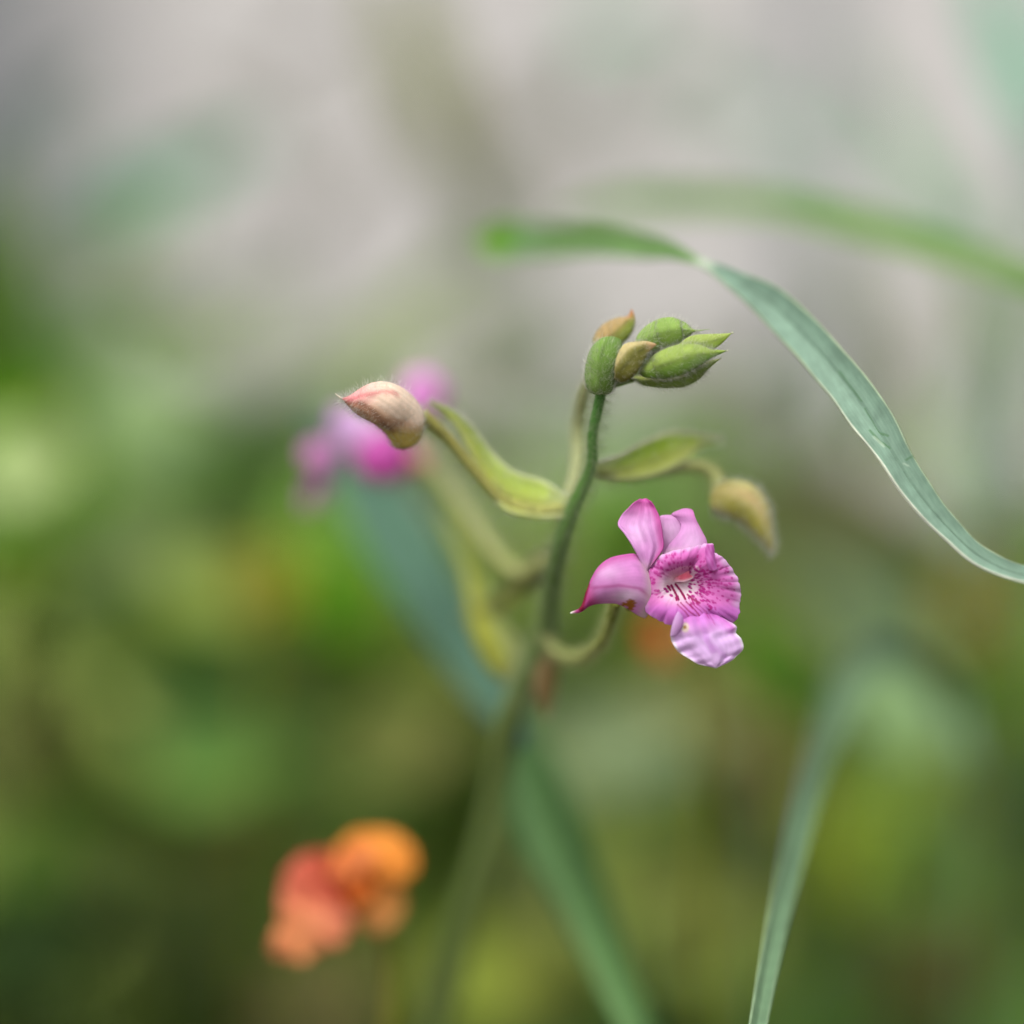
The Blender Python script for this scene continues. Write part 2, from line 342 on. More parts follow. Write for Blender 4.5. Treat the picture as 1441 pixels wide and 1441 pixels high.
bplant('tall_leafy_plant', 420, 330, 'faint twiggy plant with small grey-green leaves left of the olive strap leaf', [
    (430, 60, 120, 34, 30, 260, (120, 120, 100)), (330, 150, 150, 36, 150, 280, (130, 128, 112)), (455, 300, 160, 40, 60, 260, (124, 124, 104)), (370, 400, 150, 44, 20, 240, (120, 136, 104)),
    (250, 440, 160, 50, 160, 230, (104, 124, 84)), (500, 190, 130, 34, 110, 300, (130, 130, 110)), (90, 140, 160, 50, 40, 260, (96, 112, 100))])
bplant('tall_leafy_plant', 1000, 330, 'faint plant with small sage leaves scattered between the two arching leaves', [
    (980, 90, 130, 34, 40, 240, (130, 150, 124)), (820, 130, 150, 36, 70, 260, (130, 136, 118)), (940, 200, 130, 34, 150, 280, (136, 146, 128)), (1230, 130, 170, 38, 130, 240, (140, 160, 138)),
    (1180, 400, 150, 44, 110, 240, (122, 134, 104)), (1060, 520, 150, 40, 40, 260, (112, 118, 88)), (740, 490, 160, 40, 160, 240, (118, 130, 98)), (1250, 560, 160, 44, 80, 240, (118, 130, 100))])
bplant('tall_leafy_plant', 1420, 260, 'grey green drooping leaf under the top right corner', [
    (1320, 270, 330, 76, 128, 190, (142, 166, 140)), (1400, 420, 220, 60, 110, 210, (130, 156, 110))])
bplant('broadleaf_plant', 20, 200, 'very dark green leaves in the bottom left corner, standing in for a dark gap', [
    (40, 1330, 260, 150, 20, 170, (30, 50, 6)), (30, 1210, 200, 90, 60, 210, (58, 92, 14)), (150, 1400, 200, 90, 160, 200, (66, 80, 24)), (-40, 1440, 260, 130, 10, 180, (56, 70, 18)),  # darkness of a foliage gap put into the near-black leaf colour
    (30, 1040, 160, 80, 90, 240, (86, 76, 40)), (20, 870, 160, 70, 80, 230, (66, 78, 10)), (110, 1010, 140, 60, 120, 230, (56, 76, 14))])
# grey vertical stakes
def stake(x, d, r, label):
    a = P(x, 700, d); W = np.array([[a[0], a[1], z] for z in np.linspace(-.02, 1.1, 12)])
    e = empty('garden_stake', (a[0], a[1], 0), label, 'stake'); tubew('shaft', W, np.full(12, r), M_grey, e, m=16)
    inf = np.array([[a[0], a[1], z] for z in (1.1, 1.112, 1.12)]); tubew('cap', inf, [r * 1.15, r * 1.1, r * .4], M_grey, e, m=16)
stake(1132, 400, .0062, 'slim grey garden stake rising behind the arching leaves, right of centre')

# foliage mass further back, over the soil
def ground_cover(name, label, n, x0, x1, y0, y1, hfun, cols, size, cat='ground cover'):
    V = []; F = []; C = []
    cols = [alb(c, 1.5) for c in cols]
    for q in range(n):
        x = random.uniform(x0, x1); y = random.uniform(y0, y1); h = hfun(x, y); z = h * random.random() ** .6
        s = size * random.uniform(.6, 1.4); az = random.uniform(0, 6.283); el = random.uniform(-.6, .7)
        d = np.array([math.cos(az) * math.cos(el), math.sin(az) * math.cos(el), math.sin(el)])
        sd = unit(np.cross(d, [random.uniform(-.4, .4), random.uniform(-.4, .4), 1])); up = np.cross(sd, d)
        b = np.array([x, y, z]); o = len(V)
        V += [b, b + d*s*.35 + sd*s*.28 + up*s*.05, b + d*s*.35 - sd*s*.28 + up*s*.05, b + d*s*.72 + sd*s*.22, b + d*s*.72 - sd*s*.22, b + d*s - up*s*.12, b + d*s*.5 - up*s*.03]
        F += [(o, o+1, o+6), (o, o+6, o+2), (o+1, o+3, o+6), (o+6, o+4, o+2), (o+3, o+5, o+6), (o+6, o+5, o+4)]
        t = .5 + .5 * math.sin(x * 9 + 2 * math.sin(y * 5)) * math.sin(y * 7 + x * 3)
        c = cols[min(int(t * len(cols)), len(cols) - 1)] * random.uniform(.8, 1.2); C += [c] * 7
    o = obj(name, np.array(V), F, M_leafatt, None, np.array(C), kind='stuff'); o['label'] = label; o['category'] = cat; return o
def hf(x, y):
    D = y + S; px = 720 + x / D * S / FW * 1441
    top = 585 + 190 * min(1, max(0, (px - 250) / 350)) + 45 * math.sin(x * 14 + y * 9)
    return .55 - D * math.tan(R(8 + (top - 720) / 1441 * 15.2))
ground_cover('ground_cover', 'blurred mass of low green foliage covering the bed behind the flowers', 22000, -1.0, 1.0, .34, 1.42, hf,
             [(116, 112, 56), (88, 114, 34), (116, 140, 58), (92, 128, 58), (122, 134, 66), (78, 94, 36)], .06)
# ================================================================ MAIN PLANT
ZF = lambda x, y: (780 + x * .22207, 660 + y * .22207)      # close-up grids used while measuring
ZC = lambda x, y: (780 + x * .20819, 400 + y * .20819)
ZL = lambda x, y: (400 + x * .20819, 500 + y * .20819)
ZB = lambda x, y: (820 + x * .20125, 580 + y * .20125)
def zz(f, pts, d=0):
    out = []
    for p in pts: out.append((*f(p[0], p[1]), p[2] if len(p) > 2 else d))
    return out
base = P(560, 1441, 74)
plant = empty('flowering_plant', (base[0] - .02, base[1] + .01, 0), 'hairy-stemmed plant carrying the sharp pink spotted flower, green bud cluster and two curved buds', 'flowering plant')
G_stem = lambda a, b, u, v: mix(np.tile(alb((74, 138, 46)), (len(v), 1)), np.tile(alb((116, 138, 70)), (len(v), 1)), v * 2.4)
stem = tube('stem', [(850, 520, 2, .5), (846, 552, 3, .62), (834, 610, 5, .6), (832, 655, 7, .66), (806, 716, 10, .85), (790, 762, 13, .95), (776, 825, 20, 1.0),
    (768, 885, 27, 1.2), (745, 945, 32, 1.35), (716, 1010, 38, 1.55), (702, 1090, 46, 1.75), (684, 1190, 54, 1.85), (655, 1290, 62, 1.95), (620, 1441, 72, 2.1)],
    M_body, plant, n=90, ground=True, col=G_stem)
hairs(stem, 4500, 2.0, M_hair3, stem, thick=.022, lean=.1, lo=.0, hi=.42)
# --- pale stalk added behind the stem to imitate its out-of-focus halo
def gcol(c1, c2=None):
    c2 = c2 or c1
    return lambda a, b, u, v: mix(np.tile(alb(c1), (len(v), 1)), np.tile(alb(c2), (len(v), 1)), v)
def stalk(pts, c1, c2=None, nh=1200, hl=1.2, n=40):
    o = tube('flower_stalk', pts, M_body, plant, n=n, col=gcol(c1, c2)); 
    if nh: hairs(o, int(nh * .7), hl, M_hair2, o, thick=.028)
    return o
stalk([(797, 712, 14, .8), (812, 660, 17, .8), (814, 600, 18, .75), (822, 555, 14, .7), (838, 520, 9, .6)], (176, 182, 128), None, 900, 1.4)
stalk([(795, 716, 11, .8), (750, 718, 12, .7), (704, 700, 12, .62), (664, 656, 11, .6), (632, 618, 10, .6), (594, 584, 8, .8)], (176, 178, 96), (170, 164, 84), 2200, 1.6)
stalk([(838, 662, 9, .8), (880, 669, 13, .7), (930, 662, 16, .62), (978, 655, 18, .6), (1006, 668, 18, .75), (1012, 690, 17, 1.0)], (160, 172, 84), (178, 182, 116), 1800, 1.6)
stalk([(766, 893, 27, .85), (785, 918, 25, .8), (815, 926, 20, .75), (845, 905, 12, .7), (858, 875, 9, .62), (868, 845, 6, .75)], (172, 178, 112), (112, 124, 16), 1800, 1.7)
stalk([(772, 790, 24, 1.0), (735, 808, 32, 1.1), (700, 782, 42, .85), (655, 722, 54, .8), (615, 665, 62, .8), (560, 620, 72, 1.0)], (160, 166, 96), (160, 164, 110), 1200, 2)
# --- bracts
def bcol(ca, cb, cm=None):
    a, b = alb(ca), alb(cb)
    def f(px, py, u, v):
        n = len(u); c = mix(np.tile(a, (n, 1)), np.tile(b, (n, 1)), ss(.25, .8, u))
        e = np.tile(alb((200, 206, 160)), (n, 1)); c = mix(c, e, ss(.7, 1, np.abs(2 * u - 1)) * .6); c = mix(c, e, (1 - ss(0, .2, v)) * .5)
        return c * (1 + .08 * np.sin(u * 60) * np.sin(np.pi * u))[:, None]
    return f
crease = lambda u, v: .45 * np.exp(-((u - .5) / .14) ** 2) * np.sin(np.pi * v) ** .5
br = blade('bract', [(798, 698, 11), (765, 676, 13), (722, 662, 14), (690, 634, 15), (662, 598, 14), (632, 574, 12), (604, 564, 11)],
      [(798, 728, 10), (752, 728, 11), (712, 718, 11), (690, 692, 12), (668, 650, 12), (640, 596, 12), (604, 566, 11)], M_leafatt, plant, bulge=-.12, hook=crease, col=lambda *a: bcol((158, 178, 72), (190, 198, 86))(*a) * 1.3)
hairs(br, 1100, 1.3, M_hair, br, thick=.024, lean=.1)
br = blade('bract', [(840, 650, 9), (872, 640, 12), (905, 622, 15), (945, 608, 17), (985, 612, 19), (1012, 619, 21)],
      [(840, 672, 9), (880, 676, 11), (925, 668, 13), (958, 652, 16), (985, 630, 19), (1012, 620, 21)], M_leafatt, plant, bulge=-.1, hook=crease, col=lambda *a: bcol((126, 154, 10), (196, 206, 100))(*a) * 1.2)
hairs(br, 1000, 1.3, M_hair, br, thick=.024, lean=.1)
blade('bract', [(778, 765, 22), (735, 790, 32), (690, 840, 40), (645, 872, 46)], [(776, 812, 24), (745, 830, 32), (700, 862, 40), (646, 874, 46)],
      M_leafatt, plant, bulge=-.2, col=bcol((160, 170, 110), (150, 158, 52)))
blade('bract', [(735, 965, 36), (695, 950, 38), (665, 895, 42), (650, 800, 50), (618, 720, 56)], [(722, 972, 36), (735, 915, 37), (705, 870, 42), (668, 795, 50), (620, 720, 56)],
      M_leafatt, plant, bulge=.3, col=bcol((170, 172, 44), (150, 160, 84)))
b5 = blade('bract', [(770, 905, 28), (752, 940, 30), (752, 975, 32), (768, 1012, 34)], [(772, 905, 28), (786, 935, 30), (782, 975, 32), (770, 1012, 34)],
      M_leafatt, plant, bulge=.3, col=bcol((196, 164, 112), (160, 138, 84)), label='dried brown papery bract on the stem')
# --- big glaucous leaves of the plant
def glau(c1, c2, edge=(150, 175, 150)):
    a, b, e = alb(c1), alb(c2), alb(edge)
    def f(px, py, u, v):
        n = len(u); c = mix(np.tile(a, (n, 1)), np.tile(b, (n, 1)), ss(.35, .8, u))
        vein = .05 * np.sin(u * 75) + .03 * np.sin(u * 31 + v * 9)
        c = c * (1 + vein)[:, None]; c = mix(c, np.tile(b * .8, (n, 1)), np.exp(-((u - .5) / .03) ** 2) * .5)
        return mix(c, np.tile(e, (n, 1)), ss(.93, 1, np.abs(2 * u - 1)))
    return f
strap('leaf', [(738, 1050, 40, 12, 0), (702, 990, 62, 28, 5), (652, 905, 74, 38, 10), (600, 815, 84, 48, 10), (552, 735, 92, 52, 10), (510, 670, 98, 46, 15), (475, 615, 104, 30, 20), (435, 565, 120, 2, 20)],
      M_leafatt, plant, cup=.3, col=glau((104, 144, 118), (84, 124, 100), (110, 145, 120)))  # one half lighter: the leaf's highlight is painted into its colour
strap('leaf', [(728, 985, 84, 8, 0), (744, 1070, 76, 36, -5), (774, 1160, 68, 46, -10), (814, 1250, 60, 38, -10), (848, 1330, 54, 32, -10), (882, 1410, 48, 27, -10), (925, 1520, 42, 20, -10), (990, 1680, 36, 2, -10)],
      M_leafatt, plant, cup=.3, col=glau((112, 154, 90), (74, 116, 52), (90, 128, 76)))
# --- left curved bud
def budL(px, py, u, v):
    x = (px - 400) / .20819; y = (py - 500) / .20819; n = len(x)
    c = np.tile(alb((248, 220, 194)), (n, 1))
    c = mix(c, np.tile(alb((236, 158, 158)), (n, 1)), 1 - ss(440, 640, x + (y - 250) * .3))
    c = mix(c, np.tile(alb((198, 176, 90)), (n, 1)), ss(430, 520, y))
    dark = ss(0, 60, y - (270 + (x - 400) * .36)) * (1 - ss(420, 540, y))
    c = mix(c, np.tile(alb((192, 138, 96)), (n, 1)), dark * .75)  # brown underside: own pigment with its shade painted in
    c = mix(c, np.tile(alb((212, 112, 116)), (n, 1)), .7 * np.exp(-(seg_d(x, y, [(400, 300), (500, 290), (600, 262), (690, 255)]) / 16) ** 2))
    c = mix(c, np.tile(alb((120, 70, 52)), (n, 1)), .6 * np.exp(-(seg_d(x, y, [(400, 312), (500, 340), (620, 440), (700, 500)]) / 14) ** 2))
    return c * (1 + .07 * np.sin(u * 50 + 3 * v))[:, None]
bud1 = inflate('bud', zz(ZL, [(384, 290, 0), (450, 268, 0), (540, 208, 1), (640, 180, 2), (760, 203, 3), (865, 280, 5), (932, 395, 6), (925, 520, 6), (880, 605, 6), (805, 636, 6)]),
    zz(ZL, [(384, 291, 0), (425, 335, 0), (480, 380, 0), (560, 440, 1), (640, 490, 3), (690, 535, 4), (718, 585, 5), (740, 615, 6), (770, 632, 6), (803, 637, 6)]), M_body, plant, n=70, m=48, depth=.85, col=budL, ridge=.025,
    label='pink and cream curved bud with a pointed beak')
hairs(bud1, 1600, 1.3, M_hair, bud1, thick=.022, lean=-.5)
tube('bud_beak', [(481, 561, 0, .14), (476, 557.5, 0, .10), (471.5, 553.5, 0, .04)], mat_plant('pale_tip', tuple(alb((225, 215, 190))), bump=0), bud1, n=8)
# --- right curved bud
def budR(px, py, u, v):
    n = len(px); c = mix(np.tile(alb((200, 194, 112)), (n, 1)), np.tile(alb((160, 156, 52)), (n, 1)), ss(.35, .75, u))
    c = mix(c, np.tile(alb((184, 176, 92)), (n, 1)), np.exp(-((v - .08) / .1) ** 2))
    c = mix(c, np.tile(alb((204, 172, 124)), (n, 1)), np.exp(-((u - .3) / .2) ** 2 - ((v - .4) / .3) ** 2) * .7)
    return c * (1 + .06 * np.sin(u * 50))[:, None]
bud2 = inflate('bud', zz(ZB, [(884, 575), (915, 525), (985, 486), (1080, 478), (1180, 508), (1262, 590), (1308, 700), (1326, 830), (1336, 930), (1337, 985)], 12),
    zz(ZB, [(884, 610), (888, 655), (915, 695), (972, 724), (1050, 748), (1135, 800), (1205, 870), (1270, 935), (1312, 975), (1331, 990)], 12), M_body, plant, n=60, m=40, depth=.85, col=budR, ridge=.02, pair=True,
    label='cream and olive drooping bud with a long point')
hairs(bud2, 1500, 1.5, M_hair, bud2, thick=.025, lean=.3)
# --- top cluster
def ccol(top, bot, tip=None, lo=.3, hi=.75, base=None, blot=0):
    def f(px, py, u, v):
        n = len(px); c = mix(np.tile(alb(top), (n, 1)), np.tile(alb(bot), (n, 1)), ss(lo, hi, u))
        if tip: c = mix(c, np.tile(alb(tip), (n, 1)), ss(.72, 1, v))
        if base: c = mix(c, np.tile(alb(base), (n, 1)), 1 - ss(.0, .35, v))
        seam = np.exp(-((u - .40 - .12 * np.sin(v * 3)) / .018) ** 2) * ss(.15, .4, v)
        return c * (.9 + .07 * np.sin(u * 46 + v * 2) * np.sin(v * 5) ** 2 + .04 * np.sin(v * 40 + u * 17) - .35 * seam)[:, None]
    return f
def cbud(A, B, d, colr, depth=.7, nh=900, hl=.9, n=44, m=32, lean=.5, ridge=.035):
    o = inflate('bud', zz(ZC, A, d), zz(ZC, B, d), M_body, plant, n=n, m=m, depth=depth, col=colr, ridge=ridge)
    if nh: hairs(o, nh, hl, M_hair, o, thick=.02, lean=lean, hi=.84)
    return o
cbud([(300, 470), (262, 400), (290, 320), (350, 262), (430, 225), (495, 215), (522, 165)], [(302, 472), (400, 450), (470, 400), (515, 350), (545, 285), (546, 220), (524, 165)], 6,
     ccol((184, 156, 100), (146, 160, 54), (186, 122, 76), base=(120, 150, 80)), nh=500)
cbud([(520, 630, 3), (580, 615, 3), (660, 615, 2), (800, 600, 2), (900, 560, 2), (1020, 520, 1), (1120, 503, 1)], [(522, 634, 3), (580, 672, 3), (670, 695, 2), (780, 702, 2), (900, 685, 2), (1010, 600, 1), (1120, 505, 1)], 2,
     ccol((188, 200, 100), (140, 168, 76), lo=.2, hi=.6), depth=1.6, nh=1100, hl=1.0)
cbud([(540, 420, 2), (560, 350, 2), (620, 285, 2), (700, 240, 2), (790, 226, 1), (870, 252, 1), (935, 303, 0), (990, 308, 0), (1055, 301, 0)],
     [(540, 422, 2), (590, 450, 2), (660, 460, 2), (740, 450, 2), (820, 420, 1), (885, 375, 1), (940, 326, 0), (990, 315, 0), (1055, 303, 0)], 1, ccol((146, 178, 84), (122, 154, 52)), depth=.8, nh=1500)
cbud([(800, 470, 1), (850, 400, 0), (930, 350, -1), (1040, 338, -1), (1120, 335, -1), (1202, 329, -1)], [(802, 472, 1), (900, 470, 0), (1010, 455, -1), (1085, 438, -1), (1140, 395, -1), (1200, 331, -1)], 0,
     ccol((166, 186, 92), (140, 166, 54)), depth=.5, nh=250, hl=.5)
cbud([(575, 605, 0), (600, 545, -1), (660, 490, -1), (760, 435, -2), (880, 404, -2), (980, 410, -2), (1060, 438, -2), (1170, 449, -1)],
     [(577, 607, 0), (630, 632, -1), (720, 643, -1), (810, 635, -2), (900, 603, -2), (990, 552, -2), (1070, 500, -2), (1168, 451, -1)], -1, ccol((158, 182, 84), (104, 140, 36)), depth=.75, nh=1300)
inflate('receptacle', zz(ZC, [(300, 640), (340, 500), (420, 430), (560, 400), (760, 400)], 4), zz(ZC, [(330, 730), (440, 690), (540, 660), (640, 640), (770, 600)], 4), M_body, plant, n=24, m=18, depth=.6, col=gcol((110, 142, 60), (120, 150, 56)))
cl = cbud([(268, 742, 1), (228, 715, 1), (208, 640, 0), (216, 540, 0), (245, 450, 0), (285, 405, 1), (330, 388, 1)], [(330, 745, 1), (390, 715, 1), (415, 640, 0), (430, 560, -1), (450, 490, -1), (462, 430, 0), (455, 395, 1)], 0,
     ccol((122, 158, 64), (100, 136, 42)), depth=.8, nh=2200, hl=.9, lean=.9)
cbud([(405, 640, -1), (412, 560, -1.5), (432, 470, -2), (480, 405, -2), (560, 388, -2), (630, 386, -2), (694, 406, -2)], [(407, 642, -1), (450, 662, -1), (520, 640, -2), (580, 575, -2), (615, 510, -2), (650, 450, -2), (692, 408, -2)], -2,
     ccol((204, 188, 128), (116, 114, 36), (200, 160, 118), lo=.1, hi=.36), depth=.75, nh=500, hl=.7)
M_gl = mat_plant('pale_gland', tuple(alb((225, 225, 190))), trans=.3, rough=.2, bump=0, spec=.6)
for x, y, r in ((1203, 329, .16), (1170, 449, .12), (1122, 503, .12)):
    px, py = ZC(x, y); c = P(px, py, -1); t = np.linspace(0, np.pi, 8)
    tubew('bud_tip', np.array([c + RT * (-math.cos(a)) * r / 1000 for a in t]), np.sin(t) * r / 1000 + 1e-6, M_gl, plant, m=8)
# ================================================================ MAIN FLOWER
KA = .86
SP = []
def spots_add(cx, cy, rx, ry, ang, s): SP.append((cx, cy, rx, ry, ang, s))
pink, deep, pale, white = alb((216, 136, 198)), alb((196, 66, 150)), alb((236, 188, 226)), alb((240, 226, 238))
def T_(c, n): return np.tile(c, (n, 1))
fl = inflate('flower', zz(ZF, [(600, 800, 5), (560, 700, 4), (600, 600, 3), (720, 560, 2)]), zz(ZF, [(430, 870, 6), (560, 900, 5), (720, 860, 4), (830, 700, 3)]), M_body, plant, n=20, m=20, depth=.6,
   col=gcol((190, 180, 110), (226, 170, 210)), label='open pink flower with a spotted ruffled lip, sharp in focus')
def veins(u, v, k=40, a=.035): return (1 + a * np.sin(u * k + 3 * np.sin(v * 5 + u * 4)) * (.4 + .6 * np.sin(v * 9 + u * 7) ** 2) + a * .7 * np.sin(u * k * 2.7 + v * 6 + 2 * np.sin(v * 13)) + a * .5 * np.sin(v * 31 + u * 13) * np.sin(u * 23))[:, None]
def c_left(px, py, u, v):          # lower left petal
    x = (px - 780) / .22207; y = (py - 660) / .22207; n = len(x)
    c = T_(pink, n); c = mix(c, T_(pale, n), np.exp(-(((x - 330) / 90) ** 2 + ((y - 640) / 40) ** 2)) * .55)  # pale patch is a highlight painted on the petal
    c = mix(c, T_(alb((244, 206, 232)), n), np.exp(-(((x - 440) / 90) ** 2 + ((y - 790) / 50) ** 2)) * .9)
    c = mix(c, T_(alb((186, 62, 128)), n), (1 - ss(190, 300, x + (y - 760) * -.35)) * .9)
    c = mix(c, T_(alb((204, 82, 160)), n), (1 - ss(0, .16, u)) * .8)
    c = mix(c, T_(alb((190, 84, 150)), n), .7 * np.exp(-(seg_d(x, y, [(230, 745), (300, 722), (390, 714), (500, 742), (540, 800)]) / 9) ** 2))
    c = mix(c, T_(alb((236, 214, 206)), n), ss(500, 560, x) * .7)
    d = np.minimum(np.hypot((x - 470) / 1.1, y - 832), seg_d(x, y, [(440, 850), (480, 845), (478, 880)]) + 4)
    c = mix(c, T_(alb((170, 104, 44)), n), 1 - ss(12, 26, d + 5 * np.sin(x * .2) * np.sin(y * .25)))
    c = mix(c, T_(alb((140, 30, 60)), n), 1 - ss(8, 18, seg_d(x, y, [(215, 730), (195, 790), (170, 885)])))
    c = mix(c, T_(alb((190, 120, 60)), n), 1 - ss(5, 10, seg_d(x, y, [(212, 738), (200, 770)])))
    return mix(c, T_(alb((235, 225, 215)), n), 1 - ss(105, 150, x)) * veins(u, v) * np.array([.93, 1.02, 1.0])
blade('petal', zz(ZF, [(590, 640, 1), (520, 545, -.5), (440, 545, -1), (350, 568, -1.5), (285, 618, -1.5), (240, 690, -1), (205, 775, -.5), (168, 880, 0), (104, 912, .5)]),
      zz(ZF, [(575, 945, 1), (530, 925, .5), (470, 885, 0), (400, 852, 0), (320, 848, 0), (255, 855, 0), (215, 870, 0), (165, 905, 0), (104, 914, .5)]), M_att, fl, n=90, m=60, bulge=.28, col=c_left, thick=.0002)
def c_pet(dk=.5, hx=0, hy=0):
    def f(px, py, u, v):
        x = (px - 780) / .22207; y = (py - 660) / .22207; n = len(x)
        c = T_(alb((220, 148, 206)), n); c = mix(c, T_(deep * 1.15, n), ss(.62, 1, v) * dk)
        c = mix(c, T_(deep, n), ss(.75, 1, u) * dk); c = mix(c, T_(pale, n), np.exp(-(((x - hx) / 80) ** 2 + ((y - hy) / 90) ** 2)) * .8)
        c = mix(c, T_(alb((236, 200, 214)), n), (1 - ss(0, .2, v)) * .7)
        return c * veins(u, v) * np.array([.93, 1.02, 1.0])
    return f
blade('petal', zz(ZF, [(690, 560, 3), (668, 470, 2.5), (664, 380, 2), (668, 305, 2), (700, 296, 2), (742, 296, 2)]), zz(ZF, [(900, 560, 3), (880, 480, 2), (855, 420, 2), (822, 370, 2), (795, 325, 2), (743, 297, 2)]),
      M_att, fl, n=50, m=40, bulge=.15, col=c_pet(.1, 730, 400), thick=.0002)
blade('petal', zz(ZF, [(690, 545, 1), (730, 480, 1), (790, 410, 1), (805, 350, 1.5), (760, 300, 2), (745, 288, 2), (790, 266, 2), (830, 259, 2)]),
      zz(ZF, [(980, 540, 1), (962, 450, 1), (935, 395, 1), (910, 345, 1), (890, 300, 1), (878, 268, 1.5), (862, 258, 2), (832, 259, 2)]), M_att, fl, n=60, m=40, bulge=.12, col=c_pet(.35, 880, 480), thick=.0002)
blade('petal', zz(ZF, [(580, 645, -.5), (545, 580, -1), (500, 490, -1.5), (445, 405, -1), (404, 350, 0), (425, 295, .5), (468, 250, .5), (505, 213, .5), (545, 188, .5)]),
      zz(ZF, [(584, 646, -.5), (640, 580, -1), (690, 500, -1), (688, 430, -1), (676, 350, -1), (660, 290, -.5), (638, 245, 0), (612, 207, 0), (588, 187, .5)]), M_att, fl, n=80, m=50, bulge=-.16, col=c_pet(.8, 520, 400), thick=.0002,
      hook=lambda u, v: .8 * np.exp(-((u - .62) / .13) ** 2) * np.sin(np.pi * v) ** .7)
# --- spotted lip: a funnel that flares to a ruffled rim
rim = [(600, 622, 0), (650, 570, -.5), (735, 527, -1), (830, 508, -1), (900, 492, -.5), (955, 478, 0), (1003, 478, 0), (1016, 530, -.5), (1070, 565, -.5), (1120, 628, 0), (1160, 700, .5), (1180, 780, .8), (1172, 860, .8),
       (1166, 930, .5), (1132, 968, .5), (1075, 945, 0), (1020, 950, 0), (960, 985, -.5), (880, 1000, -1), (800, 990, -1), (735, 985, -1.2), (680, 965, -1), (635, 940, -.8), (590, 912, -.3), (570, 850, 0), (564, 770, 0), (570, 690, 0), (585, 645, 0)]
for _ in range(360):
    a = random.uniform(0, 6.283); s = random.uniform(.36, .9)
    x = 790 + math.cos(a) * 390 * s; y = 735 - math.sin(a) * 250 * s
    if y > 850 + (x - 800) * .12 and x < 960: continue
    if 690 < x < 890 and 640 < y < 860: continue
    r = random.uniform(4, 7.5) * (1.15 if x < 780 else 1); spots_add(x, y, r * 1.5, r, math.atan2(y - 720, x - 790), .55 + .4 * random.random())
for _ in range(60):
    x = random.uniform(850, 1000); y = random.uniform(620, 880); spots_add(x, y, random.uniform(7, 15), random.uniform(5, 8), math.atan2(y - 700, x - 780), 1)
for x, y in ((700, 762), (712, 778), (740, 806), (722, 748), (862, 782), (900, 790), (880, 810), (930, 770), (945, 640), (905, 640), (950, 760), (985, 780)): spots_add(x, y, 15, 9, .6, 1.0)
stripes = [([(738, 738), (762, 782), (788, 832)], 8, 1), ([(765, 730), (800, 775), (830, 828)], 8, 1), ([(712, 742), (735, 772)], 7, 1), ([(770, 820), (775, 835)], 7, 1), ([(845, 800), (880, 830), (920, 850)], 8, .9),
           ([(800, 850), (850, 900), (900, 935)], 5, .8), ([(835, 845), (890, 895), (925, 935)], 5, .8), ([(780, 862), (830, 905), (855, 940)], 5, .7), ([(865, 850), (930, 905), (975, 965)], 4, .7), ([(900, 850), (960, 905), (1010, 990)], 4, .5)]
def c_lip(px, py, s):
    x = (px - 780) / .22207; y = (py - 660) / .22207; n = len(x)
    c = T_(alb((222, 122, 196)), n)
    c = mix(c, T_(alb((238, 184, 228)), n), ss(.84, 1, s + .04 * np.sin(np.arctan2(y - 735, x - 790) * 23)) * .9)
    dk = np.exp(-((s - .62) / .2) ** 2) * ss(120, -60, y - 820 + 0 * x) * (1 - ss(960, 1080, x) * .3)
    lf = np.exp(-((s - .6) / .2) ** 2) * ss(60, -60, (y - 690) + (x - 800) * .5)
    c = mix(c, T_(alb((196, 58, 152)), n), np.clip(np.maximum(dk * .4, lf * .5), 0, 1))
    c = mix(c, T_(alb((214, 112, 204)), n), ss(840, 900, y) * .8)
    thr = np.exp(-(((x - 790) / 125) ** 2 + ((y - 750) / 95) ** 2) ** 1.5)
    c = mix(c, T_(alb((244, 212, 226)), n), np.clip(thr * 1.4, 0, 1))
    c = mix(c, T_(alb((228, 130, 150)), n), np.exp(-(((x - 790) / 50) ** 2 + ((y - 690) / 40) ** 2)) * .7)  # coral throat colour, with the red shadow inside painted in
    for ln, wd, cc in (([(905, 632), (870, 680), (850, 740), (862, 790)], 16, (246, 216, 230)), ([(735, 655), (800, 622), (880, 618)], 9, (236, 168, 204)), ([(695, 735), (760, 728), (840, 760)], 10, (240, 196, 214))):
        c = mix(c, T_(alb(cc), n), .8 * (1 - ss(wd * .5, wd * 1.5, seg_d(x, y, ln))))
    f = np.zeros(n)
    for cx, cy, rx, ry, a, k in SP:
        m_ = (np.abs(x - cx) < 30) & (np.abs(y - cy) < 30)
        dx, dy = x[m_] - cx, y[m_] - cy; ca, sa = math.cos(a), math.sin(a)
        e = np.hypot((dx*ca + dy*sa) / rx, (-dx*sa + dy*ca) / ry); f[m_] = np.maximum(f[m_], k * (1 - ss(.65, 1.25, e)))
    c = mix(c, T_(alb((184, 44, 136)), n), f * (1 - ss(.9, 1, s)))
    for ln, wd, k in stripes: c = mix(c, T_(alb((158, 24, 92)), n), k * (1 - ss(wd * .6, wd * 1.3, seg_d(x, y, ln))))
    return c * np.array([.93, 1.06, 1.0])
nt_, ns_ = 300, 96
rp = cr(zz(ZF, rim + [rim[0]]), nt_ + 1)[:-1]
_t = np.arange(nt_) / nt_ * 6.2832; rp[:, 0] += .7 * np.sin(_t * 31) * np.cos(_t * 4) + .4 * np.sin(_t * 53); rp[:, 1] += .7 * np.sin(_t * 27 + 1) * np.sin(_t * 5) + .4 * np.sin(_t * 47)
cpx = np.array(ZF(795, 715)); th = np.arange(nt_) / nt_ * 2 * np.pi
V = np.zeros((ns_, nt_, 3)); CX = np.zeros((ns_, nt_)); CY = np.zeros((ns_, nt_)); SS = np.zeros((ns_, nt_))
